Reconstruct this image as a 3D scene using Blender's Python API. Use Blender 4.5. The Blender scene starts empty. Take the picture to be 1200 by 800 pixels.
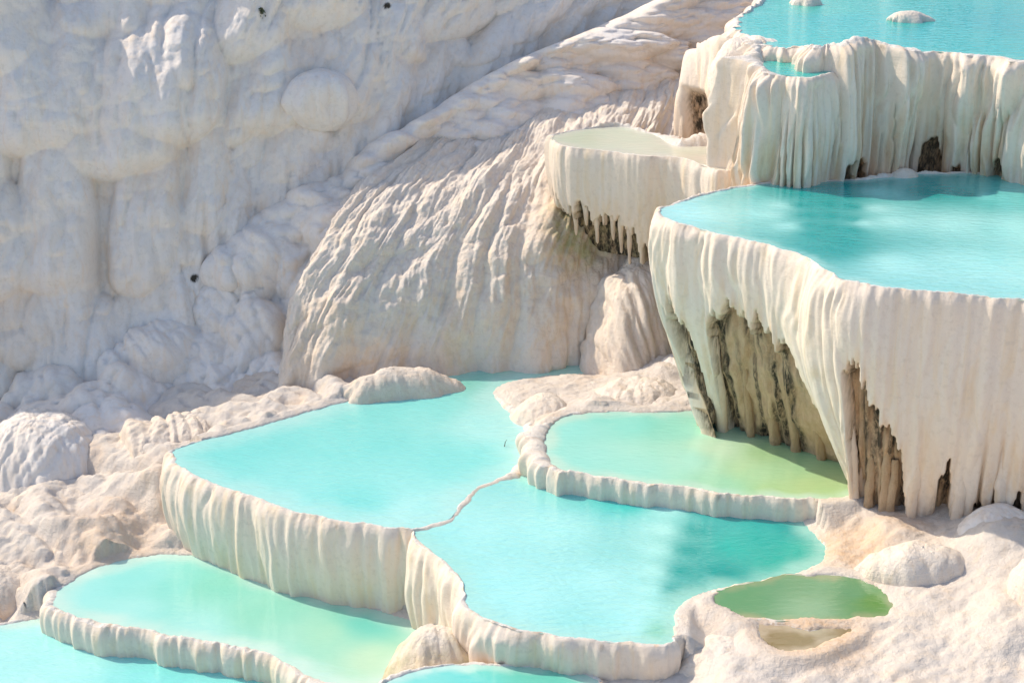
import bpy, math, random
import numpy as np
from mathutils import Vector
from mathutils.geometry import delaunay_2d_cdt

random.seed(7)
RNG = np.random.default_rng(11)
scene = bpy.context.scene
COL = scene.collection
PI = math.pi

# ------------------------------------------------------------------ camera
PITCH = math.radians(22.0)
HFOV = math.radians(36.0)
CAM = np.array([0.0, 0.0, 10.0])
FPX = 600.0 / math.tan(HFOV / 2)
FW = np.array([0, math.cos(PITCH), -math.sin(PITCH)])
UP = np.array([0, math.sin(PITCH), math.cos(PITCH)])
RT = np.array([1.0, 0, 0])


def ray(px, py):
    return FW + (px - 600) / FPX * RT + (400 - py) / FPX * UP


def at(px, py, z):
    """survey point: sight line through photo pixel met with the level z"""
    r = ray(px, py)
    return CAM + r * ((z - CAM[2]) / r[2])


def atd(px, py, d):
    """survey point: sight line met with the upright plane at ground distance d"""
    r = ray(px, py)
    return CAM + r * (d / r[1])


# ------------------------------------------------------------------ noise
def _h(ix, iy, iz, seed):
    with np.errstate(over='ignore'):
        h = (ix.astype(np.uint32) * np.uint32(374761393) + iy.astype(np.uint32) * np.uint32(668265263)
             + iz.astype(np.uint32) * np.uint32(2147483647 - 58) + np.uint32((seed * 974634777 + 12345) & 0xffffffff))
        h = (h ^ (h >> np.uint32(13))) * np.uint32(1274126177)
        h = (h ^ (h >> np.uint32(16))) * np.uint32(2246822519)
        h = h ^ (h >> np.uint32(15))
    return h


def noise2(x, y, seed=0):
    x = np.asarray(x, float); y = np.asarray(y, float)
    x, y = np.broadcast_arrays(x, y)
    xi = np.floor(x).astype(np.int64); yi = np.floor(y).astype(np.int64)
    fx = x - xi; fy = y - yi
    u = fx * fx * fx * (fx * (fx * 6 - 15) + 10); v = fy * fy * fy * (fy * (fy * 6 - 15) + 10)
    zz = np.zeros_like(xi)

    def g(dx, dy):
        a = _h(xi + dx, yi + dy, zz, seed).astype(float) * (2 * PI / 4294967296.0)
        return np.cos(a) * (fx - dx) + np.sin(a) * (fy - dy)
    n = (g(0, 0) * (1 - u) + g(1, 0) * u) * (1 - v) + (g(0, 1) * (1 - u) + g(1, 1) * u) * v
    return n * 1.5


def fbm(x, y, seed=0, oct=4, gain=.5, lac=2.03):
    s = 0; a = 1; t = 0
    for k in range(oct):
        s = s + a * noise2(x * lac ** k, y * lac ** k, seed + k * 17); t += a; a *= gain
    return s / t


def billow(x, y, seed=0):
    """rounded folds with sharp creases between them, 0..1"""
    return np.minimum(1, np.abs(noise2(x, y, seed)) * 1.7) ** .75


def sst(a, b, x):
    t = np.clip((x - a) / (b - a), 0, 1)
    return t * t * (3 - 2 * t)


# ------------------------------------------------------------------ object helpers
def link(o, parent=None):
    COL.objects.link(o)
    if parent is not None:
        o.parent = parent
    return o


def thing(name, label, cat, loc, group=None):
    o = bpy.data.objects.new(name, None)
    o.empty_display_size = .2
    o.location = loc
    o['label'] = label; o['category'] = cat
    if group: o['group'] = group
    return link(o)


def tag(o, label, cat, group=None):
    o['label'] = label; o['category'] = cat
    if group: o['group'] = group
    return o


def raw_mesh(name, V, F, mat, parent=None, attrs=None, off=None):
    """V (n,3), F (m,k) arrays -> one smooth mesh object"""
    V = np.asarray(V, np.float64)
    if off is not None:
        V = V - np.asarray(off)
    k = F.shape[1]
    used = np.unique(F)
    remap = np.zeros(len(V), np.int64); remap[used] = np.arange(len(used))
    V = V[used]; F = remap[F]
    me = bpy.data.meshes.new(name)
    me.vertices.add(len(V)); me.vertices.foreach_set('co', V.astype(np.float32).ravel())
    me.loops.add(F.size); me.loops.foreach_set('vertex_index', F.astype(np.int32).ravel())
    me.polygons.add(len(F))
    me.polygons.foreach_set('loop_start', np.arange(0, F.size, k, dtype=np.int32))
    me.polygons.foreach_set('use_smooth', np.ones(len(F), bool))
    if attrs:
        for an, A in attrs.items():
            A = np.asarray(A, np.float32).reshape(-1, A.shape[-1])[used]
            if A.shape[1] == 3:
                A = np.concatenate([A, np.ones((len(A), 1), np.float32)], 1)
            at_ = me.attributes.new(an, 'FLOAT_COLOR', 'POINT')
            at_.data.foreach_set('color', A.ravel())
    me.update(calc_edges=True); me.validate()
    me.materials.append(mat)
    o = bpy.data.objects.new(name, me)
    return link(o, parent)


def grid_faces(n, m, closed=False):
    i = np.arange(n if closed else n - 1)[:, None]; j = np.arange(m - 1)[None, :]
    i2 = (i + 1) % n
    F = np.stack(np.broadcast_arrays(i * m + j, i2 * m + j, i2 * m + j + 1, i * m + j + 1), -1)
    return F  # (n', m-1, 4)


def grid_normals(P, closed):
    if closed:
        du = np.roll(P, -1, 0) - np.roll(P, 1, 0)
    else:
        du = np.gradient(P, axis=0)
    dv = np.gradient(P, axis=1)
    N = np.cross(du, dv)
    return N / np.maximum(np.linalg.norm(N, axis=-1, keepdims=True), 1e-9)


def catmull(C, n, closed=False, alpha=.5, by_index=False):
    """dense, evenly spaced curve through control rows C (first 3 columns are the place)"""
    C = np.asarray(C, float)
    N = len(C)
    seg = N if closed else N - 1
    out = []
    for i in range(seg):
        g = (lambda k: C[k % N]) if closed else (lambda k: C[min(max(k, 0), N - 1)])
        p0, p1, p2, p3 = g(i - 1), g(i), g(i + 1), g(i + 2)
        d = lambda a, b: max(np.linalg.norm(a[:3] - b[:3]) ** alpha, 1e-3)
        d1, d2, d3 = d(p0, p1), d(p1, p2), d(p2, p3)
        m1 = d2 * ((p1 - p0) / d1 - (p2 - p0) / (d1 + d2) + (p2 - p1) / d2)
        m2 = d2 * ((p2 - p1) / d2 - (p3 - p1) / (d2 + d3) + (p3 - p2) / d3)
        if not closed and i == 0: m1 = p2 - p1
        if not closed and i == seg - 1: m2 = p2 - p1
        t = np.linspace(0, 1, 40, endpoint=False)[:, None]
        h = (2 * t ** 3 - 3 * t ** 2 + 1) * p1 + (t ** 3 - 2 * t ** 2 + t) * m1 + (-2 * t ** 3 + 3 * t ** 2) * p2 + (t ** 3 - t ** 2) * m2
        tt = t
        lin = p1 * (1 - tt) + p2 * tt
        h[:, 3:] = lin[:, 3:]
        out.append(h)
    out.append(C[:1] if closed else C[-1:])
    D = np.concatenate(out)
    L = np.concatenate([[0], np.cumsum(np.linalg.norm(np.diff(D[:, :3], axis=0), axis=1))])
    if by_index:
        # an even mix of arc length and control number keeps foot and crest in step
        K = np.linspace(0, 1, len(D)); L = .25 * L / L[-1] + .75 * K
    s = np.linspace(0, L[-1], n, endpoint=not closed)
    return np.stack([np.interp(s, L, D[:, k]) for k in range(D.shape[1])], 1), s, L[-1]


# ------------------------------------------------------------------ materials
def new_mat(name):
    m = bpy.data.materials.new(name); m.use_nodes = True
    nt = m.node_tree; nt.nodes.clear()
    out = nt.nodes.new('ShaderNodeOutputMaterial')
    b = nt.nodes.new('ShaderNodeBsdfPrincipled')
    nt.links.new(b.outputs[0], out.inputs[0])
    return m, nt, b


class NB:
    def __init__(s, nt): s.nt = nt
    def n(s, t, **kw):
        x = s.nt.nodes.new(t)
        for k, v in kw.items(): setattr(x, k, v)
        return x
    def l(s, a, b): s.nt.links.new(a, b)
    def mapping(s, src, scale):
        m = s.n('ShaderNodeMapping'); m.inputs['Scale'].default_value = scale
        s.l(src, m.inputs['Vector']); return m.outputs[0]
    def noise(s, vec, scale, detail=4, rough=.55, dist=0):
        x = s.n('ShaderNodeTexNoise'); x.inputs['Scale'].default_value = scale
        x.inputs['Detail'].default_value = detail; x.inputs['Roughness'].default_value = rough
        x.inputs['Distortion'].default_value = dist
        s.l(vec, x.inputs['Vector']); return x.outputs[0]
    def ramp(s, fac, stops):
        r = s.n('ShaderNodeValToRGB'); e = r.color_ramp.elements
        while len(e) < len(stops): e.new(.5)
        for k, (p, c) in enumerate(stops):
            e[k].position = p; e[k].color = c if len(c) == 4 else (*c, 1)
        s.l(fac, r.inputs[0]); return r.outputs[0]
    def mix(s, fac, a, b, bt='MIX'):
        x = s.n('ShaderNodeMix', data_type='RGBA', blend_type=bt)
        for v, i in ((fac, 0), (a, 6), (b, 7)):
            if hasattr(v, 'is_linked'): s.l(v, x.inputs[i])
            elif isinstance(v, (int, float)): x.inputs[i].default_value = v
            else: x.inputs[i].default_value = (*v, 1) if len(v) == 3 else v
        return x.outputs[2]
    def math(s, op, a, b=0.0):
        x = s.n('ShaderNodeMath', operation=op)
        for v, i in ((a, 0), (b, 1)):
            if hasattr(v, 'is_linked'): s.l(v, x.inputs[i])
            else: x.inputs[i].default_value = v
        return x.outputs[0]


def rock_material(name, base, warm, cool, bump=.5, fine=1.0, pit=0.0):
    m, nt, b = new_mat(name); k = NB(nt)
    geo = k.n('ShaderNodeNewGeometry'); pos = geo.outputs['Position']
    att = k.n('ShaderNodeAttribute', attribute_name='mask')
    sep = k.n('ShaderNodeSeparateColor'); k.l(att.outputs['Color'], sep.inputs[0])
    brown, dark, green = sep.outputs[0], sep.outputs[1], sep.outputs[2]
    n1 = k.noise(pos, 1.1, 5, .6)
    n2 = k.noise(k.mapping(pos, (7, 7, .7)), 1.0, 4, .6, .6)
    n3 = k.noise(pos, 14, 5, .65)
    c = k.mix(k.ramp(n1, [(.38, (0, 0, 0)), (.66, (1, 1, 1))]), cool, base)
    c = k.mix(k.ramp(n2, [(.50, (0, 0, 0)), (.72, (.75, .75, .75))]), c, warm)
    c = k.mix(k.ramp(n3, [(.30, (.55, .55, .55)), (.48, (0, 0, 0))]), c, tuple(x * .80 for x in base))
    # mineral stain, moss and dark patches with their own ragged shape
    sn = k.noise(k.mapping(pos, (9, 9, 2.2)), 1.6, 6, .7)
    sf = k.math('MULTIPLY', brown, k.ramp(sn, [(.30, (.35, .35, .35)), (.62, (1, 1, 1))]))
    bcol = k.mix(k.noise(k.mapping(pos, (16, 16, 5)), 1.2, 6, .7), (.52, .31, .16), (.92, .68, .45))
    c = k.mix(sf, c, bcol)
    gf = k.math('MULTIPLY', green, k.ramp(k.noise(pos, 5, 5, .65), [(.34, (0, 0, 0)), (.6, (1, 1, 1))]))
    c = k.mix(gf, c, (.40, .40, .18))
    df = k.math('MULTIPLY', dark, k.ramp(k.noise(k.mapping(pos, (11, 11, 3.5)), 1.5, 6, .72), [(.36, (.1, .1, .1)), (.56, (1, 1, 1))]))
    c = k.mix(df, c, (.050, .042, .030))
    k.l(c, b.inputs['Base Color'])
    b.inputs['Roughness'].default_value = .78
    b.inputs['Specular IOR Level'].default_value = .25
    f1 = k.noise(k.mapping(pos, (1, 1, .34)), 26 * fine, 6, .62)
    f2 = k.noise(pos, 90 * fine, 3, .6)
    f3 = k.noise(k.mapping(pos, (5, 5, 22)), 1.6, 5, .65, .5)
    hgt = k.math('ADD', k.math('ADD', f1, k.math('MULTIPLY', f2, .3)), k.math('MULTIPLY', f3, .7))
    if pit:
        hgt = k.math('ADD', hgt, k.math('MULTIPLY', k.noise(pos, 42, 5, .75), pit))
    bp = k.n('ShaderNodeBump'); bp.inputs['Strength'].default_value = bump; bp.inputs['Distance'].default_value = .022
    k.l(hgt, bp.inputs['Height']); k.l(bp.outputs[0], b.inputs['Normal'])
    return m


CREAM = rock_material('travertine_cream', (.82, .71, .59), (.80, .65, .49), (.79, .71, .62), .85)
GREYW = rock_material('travertine_shaded_white', (.85, .76, .66), (.83, .69, .55), (.82, .77, .72), .45)
WALL = rock_material('travertine_curtain', (.83, .70, .565), (.79, .62, .42), (.79, .69, .585), .4)
RIMM = rock_material('travertine_rim_crust', (.82, .75, .66), (.74, .62, .48), (.74, .70, .65), .8, 1.2)
CAVE = rock_material('porous_brown_rock', (.56, .36, .20), (.46, .26, .11), (.60, .45, .29), 1.0, 1.1, .9)
GRND = rock_material('travertine_ground', (.72, .645, .56), (.69, .58, .46), (.66, .60, .54), .85, .8)


def water_material(name, ior=2.4, rough=.05, amp=.5):
    m, nt, b = new_mat(name); k = NB(nt)
    geo = k.n('ShaderNodeNewGeometry'); pos = geo.outputs['Position']
    att = k.n('ShaderNodeAttribute', attribute_name='tint')
    v = k.noise(pos, .9, 4, .6)
    c = k.mix(1.0, att.outputs['Color'], k.ramp(v, [(.32, (.88, .97, .97)), (.68, (1.08, 1.01, 1.01))]), 'MULTIPLY')
    k.l(c, b.inputs['Base Color'])
    b.inputs['Roughness'].default_value = rough
    b.inputs['IOR'].default_value = ior
    w1 = k.noise(k.mapping(pos, (1.0, 2.6, 1)), 5.5, 3, .55, .4)
    w2 = k.noise(k.mapping(pos, (1.0, 2.0, 1)), 17, 2, .5)
    hgt = k.math('ADD', w1, k.math('MULTIPLY', w2, .22))
    bp = k.n('ShaderNodeBump'); bp.inputs['Strength'].default_value = amp; bp.inputs['Distance'].default_value = .03
    k.l(hgt, bp.inputs['Height']); k.l(bp.outputs[0], b.inputs['Normal'])
    return m


WATER = water_material('milky_water')
SHALLOW = water_material('still_water', 1.9, .07, .2)

# ------------------------------------------------------------------ rock lofts
def flutes(s, t, seed, big=.05, mid=.02, fine=.006, wb=.7, wm=.2, wf=.06, wav=.19):
    """hanging folds that run down the face: s along it, t down it (metres)"""
    sw = s + wav * noise2(s * .9, t * .8, seed + 3) + .35 * wav * noise2(s * 3, t * 2.1, seed + 4)
    d = big * billow(sw / wb, t * .22 + 5, seed)
    d = d + mid * billow(sw / wm, t * .5 + 2, seed + 1) * (.12 + .95 * sst(-.35, .45, noise2(s * 1.3, t * .9, seed + 8)))
    d = d + fine * noise2(sw / wf, t * 1.2, seed + 2)
    return d


def lobes(s, t, rows, seed):
    """overlapping pillows: rounded shoulders, bulging bellies, a tucked-in lower edge. t grows downwards"""
    rng = np.random.default_rng(seed)
    S0, S1, T0, T1 = s.min(), s.max(), t.min(), t.max()
    out = np.zeros_like(s)
    for (w, hup, hdn, A, pitch_s, pitch_t) in rows:
        best = np.zeros_like(s)
        y = T0 - pitch_t
        r = 0
        while y < T1 + pitch_t:
            x = S0 - pitch_s + (r % 2) * pitch_s * .5
            while x < S1 + pitch_s:
                cx = x + rng.uniform(-.35, .35) * pitch_s
                cy = y + rng.uniform(-.38, .38) * pitch_t
                ww = w * rng.uniform(.65, 1.35); hu = hup * rng.uniform(.7, 1.4); hd = hdn * rng.uniform(.7, 1.3)
                aa = A * rng.uniform(.55, 1.15)
                sel = (np.abs(s - cx) < ww) & (t > cy - hu) & (t < cy + hd)
                if sel.any():
                    ds = (s[sel] - cx) / ww; dt = t[sel] - cy
                    dt = np.where(dt < 0, dt / hu, dt / hd)
                    v = aa * np.sqrt(np.maximum(0, 1 - np.abs(ds) ** 2.2 - np.abs(dt) ** 2.2))
                    best[sel] = np.maximum(best[sel], v)
                x += pitch_s
            y += pitch_t; r += 1
        out = out + best
    return out


def loft(name, bottom, top, mat, disp, nu=200, nv=120, bulge=.25, lift=.5, parent=None, off=None, attr=None, closed=False, extra=None):
    """a flowing rock face between a foot line and a crest line (lists of 3D points)"""
    B, _, _ = catmull(np.array(bottom), nu, closed, by_index=True)
    T, _, _ = catmull(np.array(top), nu, closed, by_index=True)
    v = np.linspace(0, 1, nv)[None, :, None]
    Q = np.empty_like(B)
    Q[:, :2] = B[:, :2] * (1 - bulge) + T[:, :2] * bulge
    Q[:, 2] = B[:, 2] * (1 - lift) + T[:, 2] * lift
    out = None
    P = (1 - v) ** 2 * B[:, None] + 2 * v * (1 - v) * Q[:, None] + v ** 2 * T[:, None]
    du = np.linalg.norm(np.diff(P, axis=0, append=P[:1] if closed else P[-1:]), axis=-1)
    s = np.concatenate([np.zeros((1, nv)), np.cumsum(du, 0)[:-1]], 0)
    smid = s[:, nv // 3][:, None] * np.ones((1, nv))
    smid = smid - smid[nu // 2:nu // 2 + 1]
    dv = np.linalg.norm(np.diff(P, axis=1, prepend=P[:, :1]), axis=-1)
    t = np.cumsum(dv, 1); t = t[:, -1:] - t
    N = grid_normals(P, closed)
    d = disp(smid, t, P)
    P = P + N * d[..., None]
    if extra is not None:
        P = extra(P, N, smid, t)
    A = attr(smid, t, P, d) if attr else np.zeros(P.shape)
    F = grid_faces(nu, nv, closed)
    return raw_mesh(name, P.reshape(-1, 3), F.reshape(-1, 4), mat, parent, {'mask': A.reshape(-1, 3)}, off)


def dome(name, px, py, d, rx, ry, h, mat, label, cat, seed, group=None, yaw=0, sq=2.0, fl=1.0, stain=0., green=0., nu=160, nv=70, sink=.25, peak=(0, 0), lump=.12, low=0.):
    """a rounded flowstone hump whose foot centre stands at the survey point"""
    c = atd(px, py, d)
    th = np.linspace(0, 2 * PI, nu, endpoint=False)[:, None]
    v = np.linspace(0, 1, nv)[None, :]
    ang = (low + (1 - low) * v) * PI / 2
    rr = np.cos(ang) ** (2 / sq); zz = np.sign(np.sin(ang)) * np.abs(np.sin(ang)) ** (2 / sq)
    wob = 1 + (1 - np.abs(zz)) * (1.3 * lump * noise2(np.cos(th) * 1.2 + 9, np.sin(th) * 1.2 + 4, seed) + .35 * lump * noise2(np.cos(th) * 2.5 + 2, np.sin(th) * 2.5 + 7, seed + 5))
    x = rx * rr * np.cos(th) * wob + peak[0] * zz; y = ry * rr * np.sin(th) * wob + peak[1] * zz
    cy, sy = math.cos(yaw), math.sin(yaw)
    P = np.stack([c[0] + x * cy - y * sy, c[1] + x * sy + y * cy, c[2] - sink + (h + sink) * zz + 0 * th], -1)
    N = grid_normals(P, True)
    X, Y, Z = P[..., 0], P[..., 1], P[..., 2]
    sa = X * .94 - Y * .34 * np.sign(seed % 2 - .5) + .10 * noise2(X * 1.5, Z * 1.5 + Y, seed + 9)
    fold = .06 * billow(sa / .40, Z * .35 + Y * .3, seed + 1) + .028 * billow(sa / .15, Z * .7 + Y * .5, seed + 2)
    gr = .10 * fbm(X * 1.7 + .4 * Z, Y * 1.7 - .9 * Z, seed + 3, 5) + .022 * fbm(X * 9 + 3 * Z, Y * 9 - 5 * Z, seed + 4, 3)
    P = P + N * (fl * fold * (.35 + .65 * sst(0, .4, 1 - v)) + (.75 + .25 * fl) * gr * min(1.3, 1.8 * h + .35))[..., None]
    A = np.zeros(P.shape)
    A[..., 0] = np.clip(stain * sst(.1, .9, 1 - v) + 0 * th, 0, 1)
    A[..., 2] = green * (1 - v) + 0 * th
    F = grid_faces(nu, nv, True)
    o = raw_mesh(name, P.reshape(-1, 3), F.reshape(-1, 4), mat, None, {'mask': A.reshape(-1, 3)}, c)
    o.location = c
    return tag(o, label, cat, group)


# ------------------------------------------------------------------ pools
POOLS = []  # (outline xy, water level)


def pool(name, label, z, pts, tints, seed, base=0., group=None, cav=None, step=.022, mat=WALL, wmat=None, shallow=.35, edge=(.62, .80, .70), amp=1.0, fine_rows=None, crust=.6, scallop=.035, lip=.018, warmth=0.):
    """one terrace basin: still water inside a crusted lip, and the fluted face hanging below the lip.
    pts: (px, py, dict) round the water's edge"""
    C = []
    dflt = dict(rim=.012, w=.045, base=base, lean=0., bul=.06, f=1.0)
    for p in pts:
        d = dict(dflt); d.update(p[2] if len(p) > 2 else {})
        q = at(p[0], p[1], z)
        C.append([q[0], q[1], 0, p[0], d['rim'], d['w'], d['base'], d['lean'], d['bul'], d['f']])
    C = np.array(C)
    area = .5 * np.sum(C[:, 0] * np.roll(C[:, 1], -1) - np.roll(C[:, 0], -1) * C[:, 1])
    if area < 0: C = C[::-1].copy()
    per = np.sum(np.linalg.norm(np.roll(C[:, :2], -1, 0) - C[:, :2], axis=1))
    n = int(per / step)
    D, s, L = catmull(C, n, True)
    # soften the per-point settings along the edge
    def smooth(a, k):
        ker = np.hanning(2 * k + 3)[1:-1]; ker /= ker.sum()
        return np.convolve(np.concatenate([a[-k:], a, a[:k]]), ker, 'valid')
    ks = max(3, int(.10 / step))
    for c_ in range(4, 10): D[:, c_] = smooth(D[:, c_], ks)

    def outward(xy):
        T = np.roll(xy, -1, 0) - np.roll(xy, 1, 0); T /= np.maximum(np.linalg.norm(T, axis=1, keepdims=True), 1e-9)
        O = np.stack([T[:, 1], -T[:, 0]], 1)
        for _ in range(8): O = (np.roll(O, 1, 0) + O * 2 + np.roll(O, -1, 0)) / 4
        return O / np.linalg.norm(O, axis=1, keepdims=True)
    # space the rows evenly on the outer face, so that folds keep their width round tight corners
    O = outward(D[:, :2]); outer = D[:, :2] + O * (D[:, 5:6] + .08 + D[:, 8:9])
    sl = np.maximum(np.linalg.norm(np.roll(outer, -1, 0) - outer, axis=1), .5 * np.linalg.norm(np.roll(D[:, :2], -1, 0) - D[:, :2], axis=1))
    cl = np.concatenate([[0], np.cumsum(sl)]); n = int(cl[-1] / step)
    s = np.linspace(0, cl[-1], n, endpoint=False)
    Dc = np.concatenate([D, D[:1]])
    D = np.stack([np.interp(s, cl, Dc[:, k]) for k in range(D.shape[1])], 1)
    xy = D[:, :2]; pxs = D[:, 3]
    O = outward(xy)
    wig = scallop * (billow(s / .55, 0 * s + 3.3, seed + 40) - .4) + .4 * scallop * noise2(s / .16, 0 * s + 8.1, seed + 41)
    xy = xy + O * wig[:, None]
    rim, W, bs, lean, bul, fa = (D[:, c_][:, None] for c_ in range(4, 10))
    drop = np.maximum(z - bs, .15)
    crust_n = .020 * noise2(s / .11, 0 * s + 1.7, seed + 50) + .018 * noise2(s / .045, 0 * s, seed + 51)
    W = W * (1 + .8 * noise2(s / .3, 0 * s + .5, seed + 52) + .35 * noise2(s / .08, 0 * s + .5, seed + 53))[:, None]
    rimv = rim + crust_n[:, None] * np.clip(rim / .03, 0, 1)
    rimv = rimv + (.014 * noise2(s / .45, 0 * s + 4.2, seed + 54))[:, None] * np.clip(1.2 - rim / .06, 0, 1)
    offs, zs, kind = [], [], []
    for a in np.linspace(0, 1, 6)[:-1]:
        offs.append(-.16 * (1 - a) + 0 * rim); zs.append(-.20 * (1 - a) ** 1.3 - .012 + 0 * rim); kind.append(0)
    NT = 9
    for a in np.linspace(0, 1, NT):
        offs.append(W * a); zs.append(-.012 + (rimv + .012) * np.sin(PI * min(1, a * .62 + .0) ** .8)); kind.append(0)
    ztop = zs[-1]
    md = float(drop.max())
    nw = max(8, int(md / .022))
    vv = (np.arange(1, nw + 1) / nw)
    for v in vv:
        dd = v * drop
        r0 = lip
        o_ = W + r0 * np.sin(np.clip(dd / .12, 0, 1) * PI / 2) + bul * np.sin(PI * np.clip(v, 0, 1) ** .7) - lean * v ** 1.25
        offs.append(o_); zs.append(ztop - dd); kind.append(1)
    offs = np.concatenate(offs, 1); zs = np.concatenate(zs, 1)
    m = offs.shape[1]; kind = np.array(kind)
    vcol = np.concatenate([np.zeros(m - nw), vv])[None, :]
    dep = vcol * drop
    # hanging folds
    tcol = dep
    fl = flutes(s[:, None] + 0 * tcol, tcol, seed, .075, .034, .014, wf=.075) - .035
    ramp_ = sst(0, .16, dep) * .85 + .15 * (kind == 1)[None, :] * sst(0, .05, dep)
    offs = offs + fl * ramp_ * fa * amp
    # the lip itself is scalloped by the same folds
    lipw = np.zeros(m); lipw[5:m - nw] = np.linspace(0, 1, m - nw - 5)
    offs = offs + lipw[None, :] * (.35 * fl[:, -nw:-nw + 1] * amp * fa)
    A = np.zeros((n, m, 3))
    cavm = np.zeros((n, m), bool)
    if cav is not None:
        depth, edge_d = cav(pxs[:, None] + 0 * vcol, vcol + 0 * s[:, None], s[:, None] + 0 * vcol)
        # depth: how far the face is eaten back here; edge_d: brown / dark amount
        offs = offs - depth
        A[..., 0] = edge_d[0]; A[..., 1] = edge_d[1]; A[..., 2] = edge_d[2]
        cavm = edge_d[3] > .5
    P = np.empty((n, m, 3))
    P[..., :2] = xy[:, None, :] + O[:, None, :] * offs[..., None]
    P[..., 2] = z + zs
    # warm mineral tint low on the face and dark crust beads on the lip
    lo = sst(.35, 1.0, vcol)
    A[..., 0] = np.maximum(A[..., 0], (.30 + warmth) * lo * sst(-.2, .5, noise2(s[:, None] / .22, tcol * .5, seed + 60)))
    crust = crust * np.clip((rim - .007) / .004, 0, 1)
    cr = (kind == 0)[None, :] * sst(.25, .6, noise2(s[:, None] / .13, 0 * tcol, seed + 61)) * crust
    A[..., 0] = np.maximum(A[..., 0], cr)
    A[..., 1] = np.maximum(A[..., 1], crust * .8 * sst(.0, .03, dep) * sst(.10, .03, dep) * sst(.35, .62, noise2(s[:, None] / .10, dep * 3, seed + 62)))
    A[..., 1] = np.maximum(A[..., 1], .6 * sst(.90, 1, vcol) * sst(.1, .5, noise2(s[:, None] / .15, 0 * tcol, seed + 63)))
    P = P[:, ::-1]; A = A[:, ::-1]; cavm = cavm[:, ::-1]; kind = kind[::-1]
    F = grid_faces(n, m, True)
    fk = np.maximum(kind[:-1], kind[1:])[None, :] * np.ones((n, 1), int)
    fc = cavm[:, :-1] & np.roll(cavm, -1, 0)[:, :-1] & cavm[:, 1:]
    ctr = np.array([xy[:, 0].mean(), xy[:, 1].mean(), float(bs.min())])
    root = thing(name, label, 'pool', ctr, group)
    Pf = P.reshape(-1, 3); at_ = {'mask': A.reshape(-1, 3)}
    raw_mesh('rim', Pf, F[(fk == 0)], RIMM, root, at_, ctr)
    raw_mesh('curtain', Pf, F[(fk == 1) & ~fc], mat, root, at_, ctr)
    if fc.any():
        cols = np.where(fc.any(1))[0]
        for run in np.split(cols, np.where(np.diff(cols) > 1)[0] + 1):
            sel = np.zeros(fc.shape, bool); sel[run] = True
            if ((fk == 1) & fc & sel).sum() > 12:
                raw_mesh('undercut', Pf, F[(fk == 1) & fc & sel], CAVE, root, at_, ctr)
    # water sheet
    Wp = xy + O * .03
    Wp = Wp[::2]
    x0, y0 = Wp.min(0); x1, y1 = Wp.max(0)
    st = .07
    gx, gy = np.meshgrid(np.arange(x0, x1, st), np.arange(y0, y1, st))
    G = np.stack([gx.ravel(), gy.ravel()], 1)
    ins = inside(Wp, G)
    dist = np.min(np.linalg.norm(G[:, None] - Wp[None, ::3], axis=2), axis=1)
    G = G[ins & (dist > .05)]
    G = G + RNG.uniform(-.02, .02, G.shape)
    vs = [Vector(p) for p in Wp] + [Vector(p) for p in G]
    k = len(Wp)
    res = delaunay_2d_cdt(vs, [(i, (i + 1) % k) for i in range(k)], [], 1, 1e-5)
    V2 = np.array([[v.x, v.y] for v in res[0]]); F2 = np.array([f for f in res[2] if len(f) == 3])
    a, b, c = V2[F2[:, 0]], V2[F2[:, 1]], V2[F2[:, 2]]
    flip = ((b[:, 0] - a[:, 0]) * (c[:, 1] - a[:, 1]) - (b[:, 1] - a[:, 1]) * (c[:, 0] - a[:, 0])) < 0
    F2[flip] = F2[flip][:, ::-1]
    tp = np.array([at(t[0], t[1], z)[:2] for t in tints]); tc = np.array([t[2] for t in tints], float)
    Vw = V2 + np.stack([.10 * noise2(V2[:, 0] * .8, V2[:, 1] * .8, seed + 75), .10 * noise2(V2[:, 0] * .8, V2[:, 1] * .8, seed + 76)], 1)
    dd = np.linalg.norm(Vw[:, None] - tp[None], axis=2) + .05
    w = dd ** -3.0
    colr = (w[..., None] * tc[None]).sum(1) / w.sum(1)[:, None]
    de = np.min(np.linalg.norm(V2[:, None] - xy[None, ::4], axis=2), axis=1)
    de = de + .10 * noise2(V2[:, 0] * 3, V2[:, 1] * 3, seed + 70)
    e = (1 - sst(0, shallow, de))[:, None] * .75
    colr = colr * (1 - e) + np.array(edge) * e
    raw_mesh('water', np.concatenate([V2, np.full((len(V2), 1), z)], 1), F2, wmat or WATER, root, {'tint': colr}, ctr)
    POOLS.append((xy[::3], z, bs[::3, 0]))
    return root, ctr, dict(xy=xy, O=O, pxs=pxs, z=z, base=bs[:, 0], s=s, lean=lean[:, 0], W=W[:, 0])


def inside(poly, Q):
    x, y = Q[:, 0], Q[:, 1]
    r = np.zeros(len(Q), bool)
    n = len(poly)
    for i in range(n):
        x1, y1 = poly[i]; x2, y2 = poly[(i + 1) % n]
        if y1 == y2: continue
        c = ((y1 > y) != (y2 > y))
        xi = (x2 - x1) * (y - y1) / (y2 - y1) + x1
        r ^= c & (x < xi)
    return r


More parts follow.
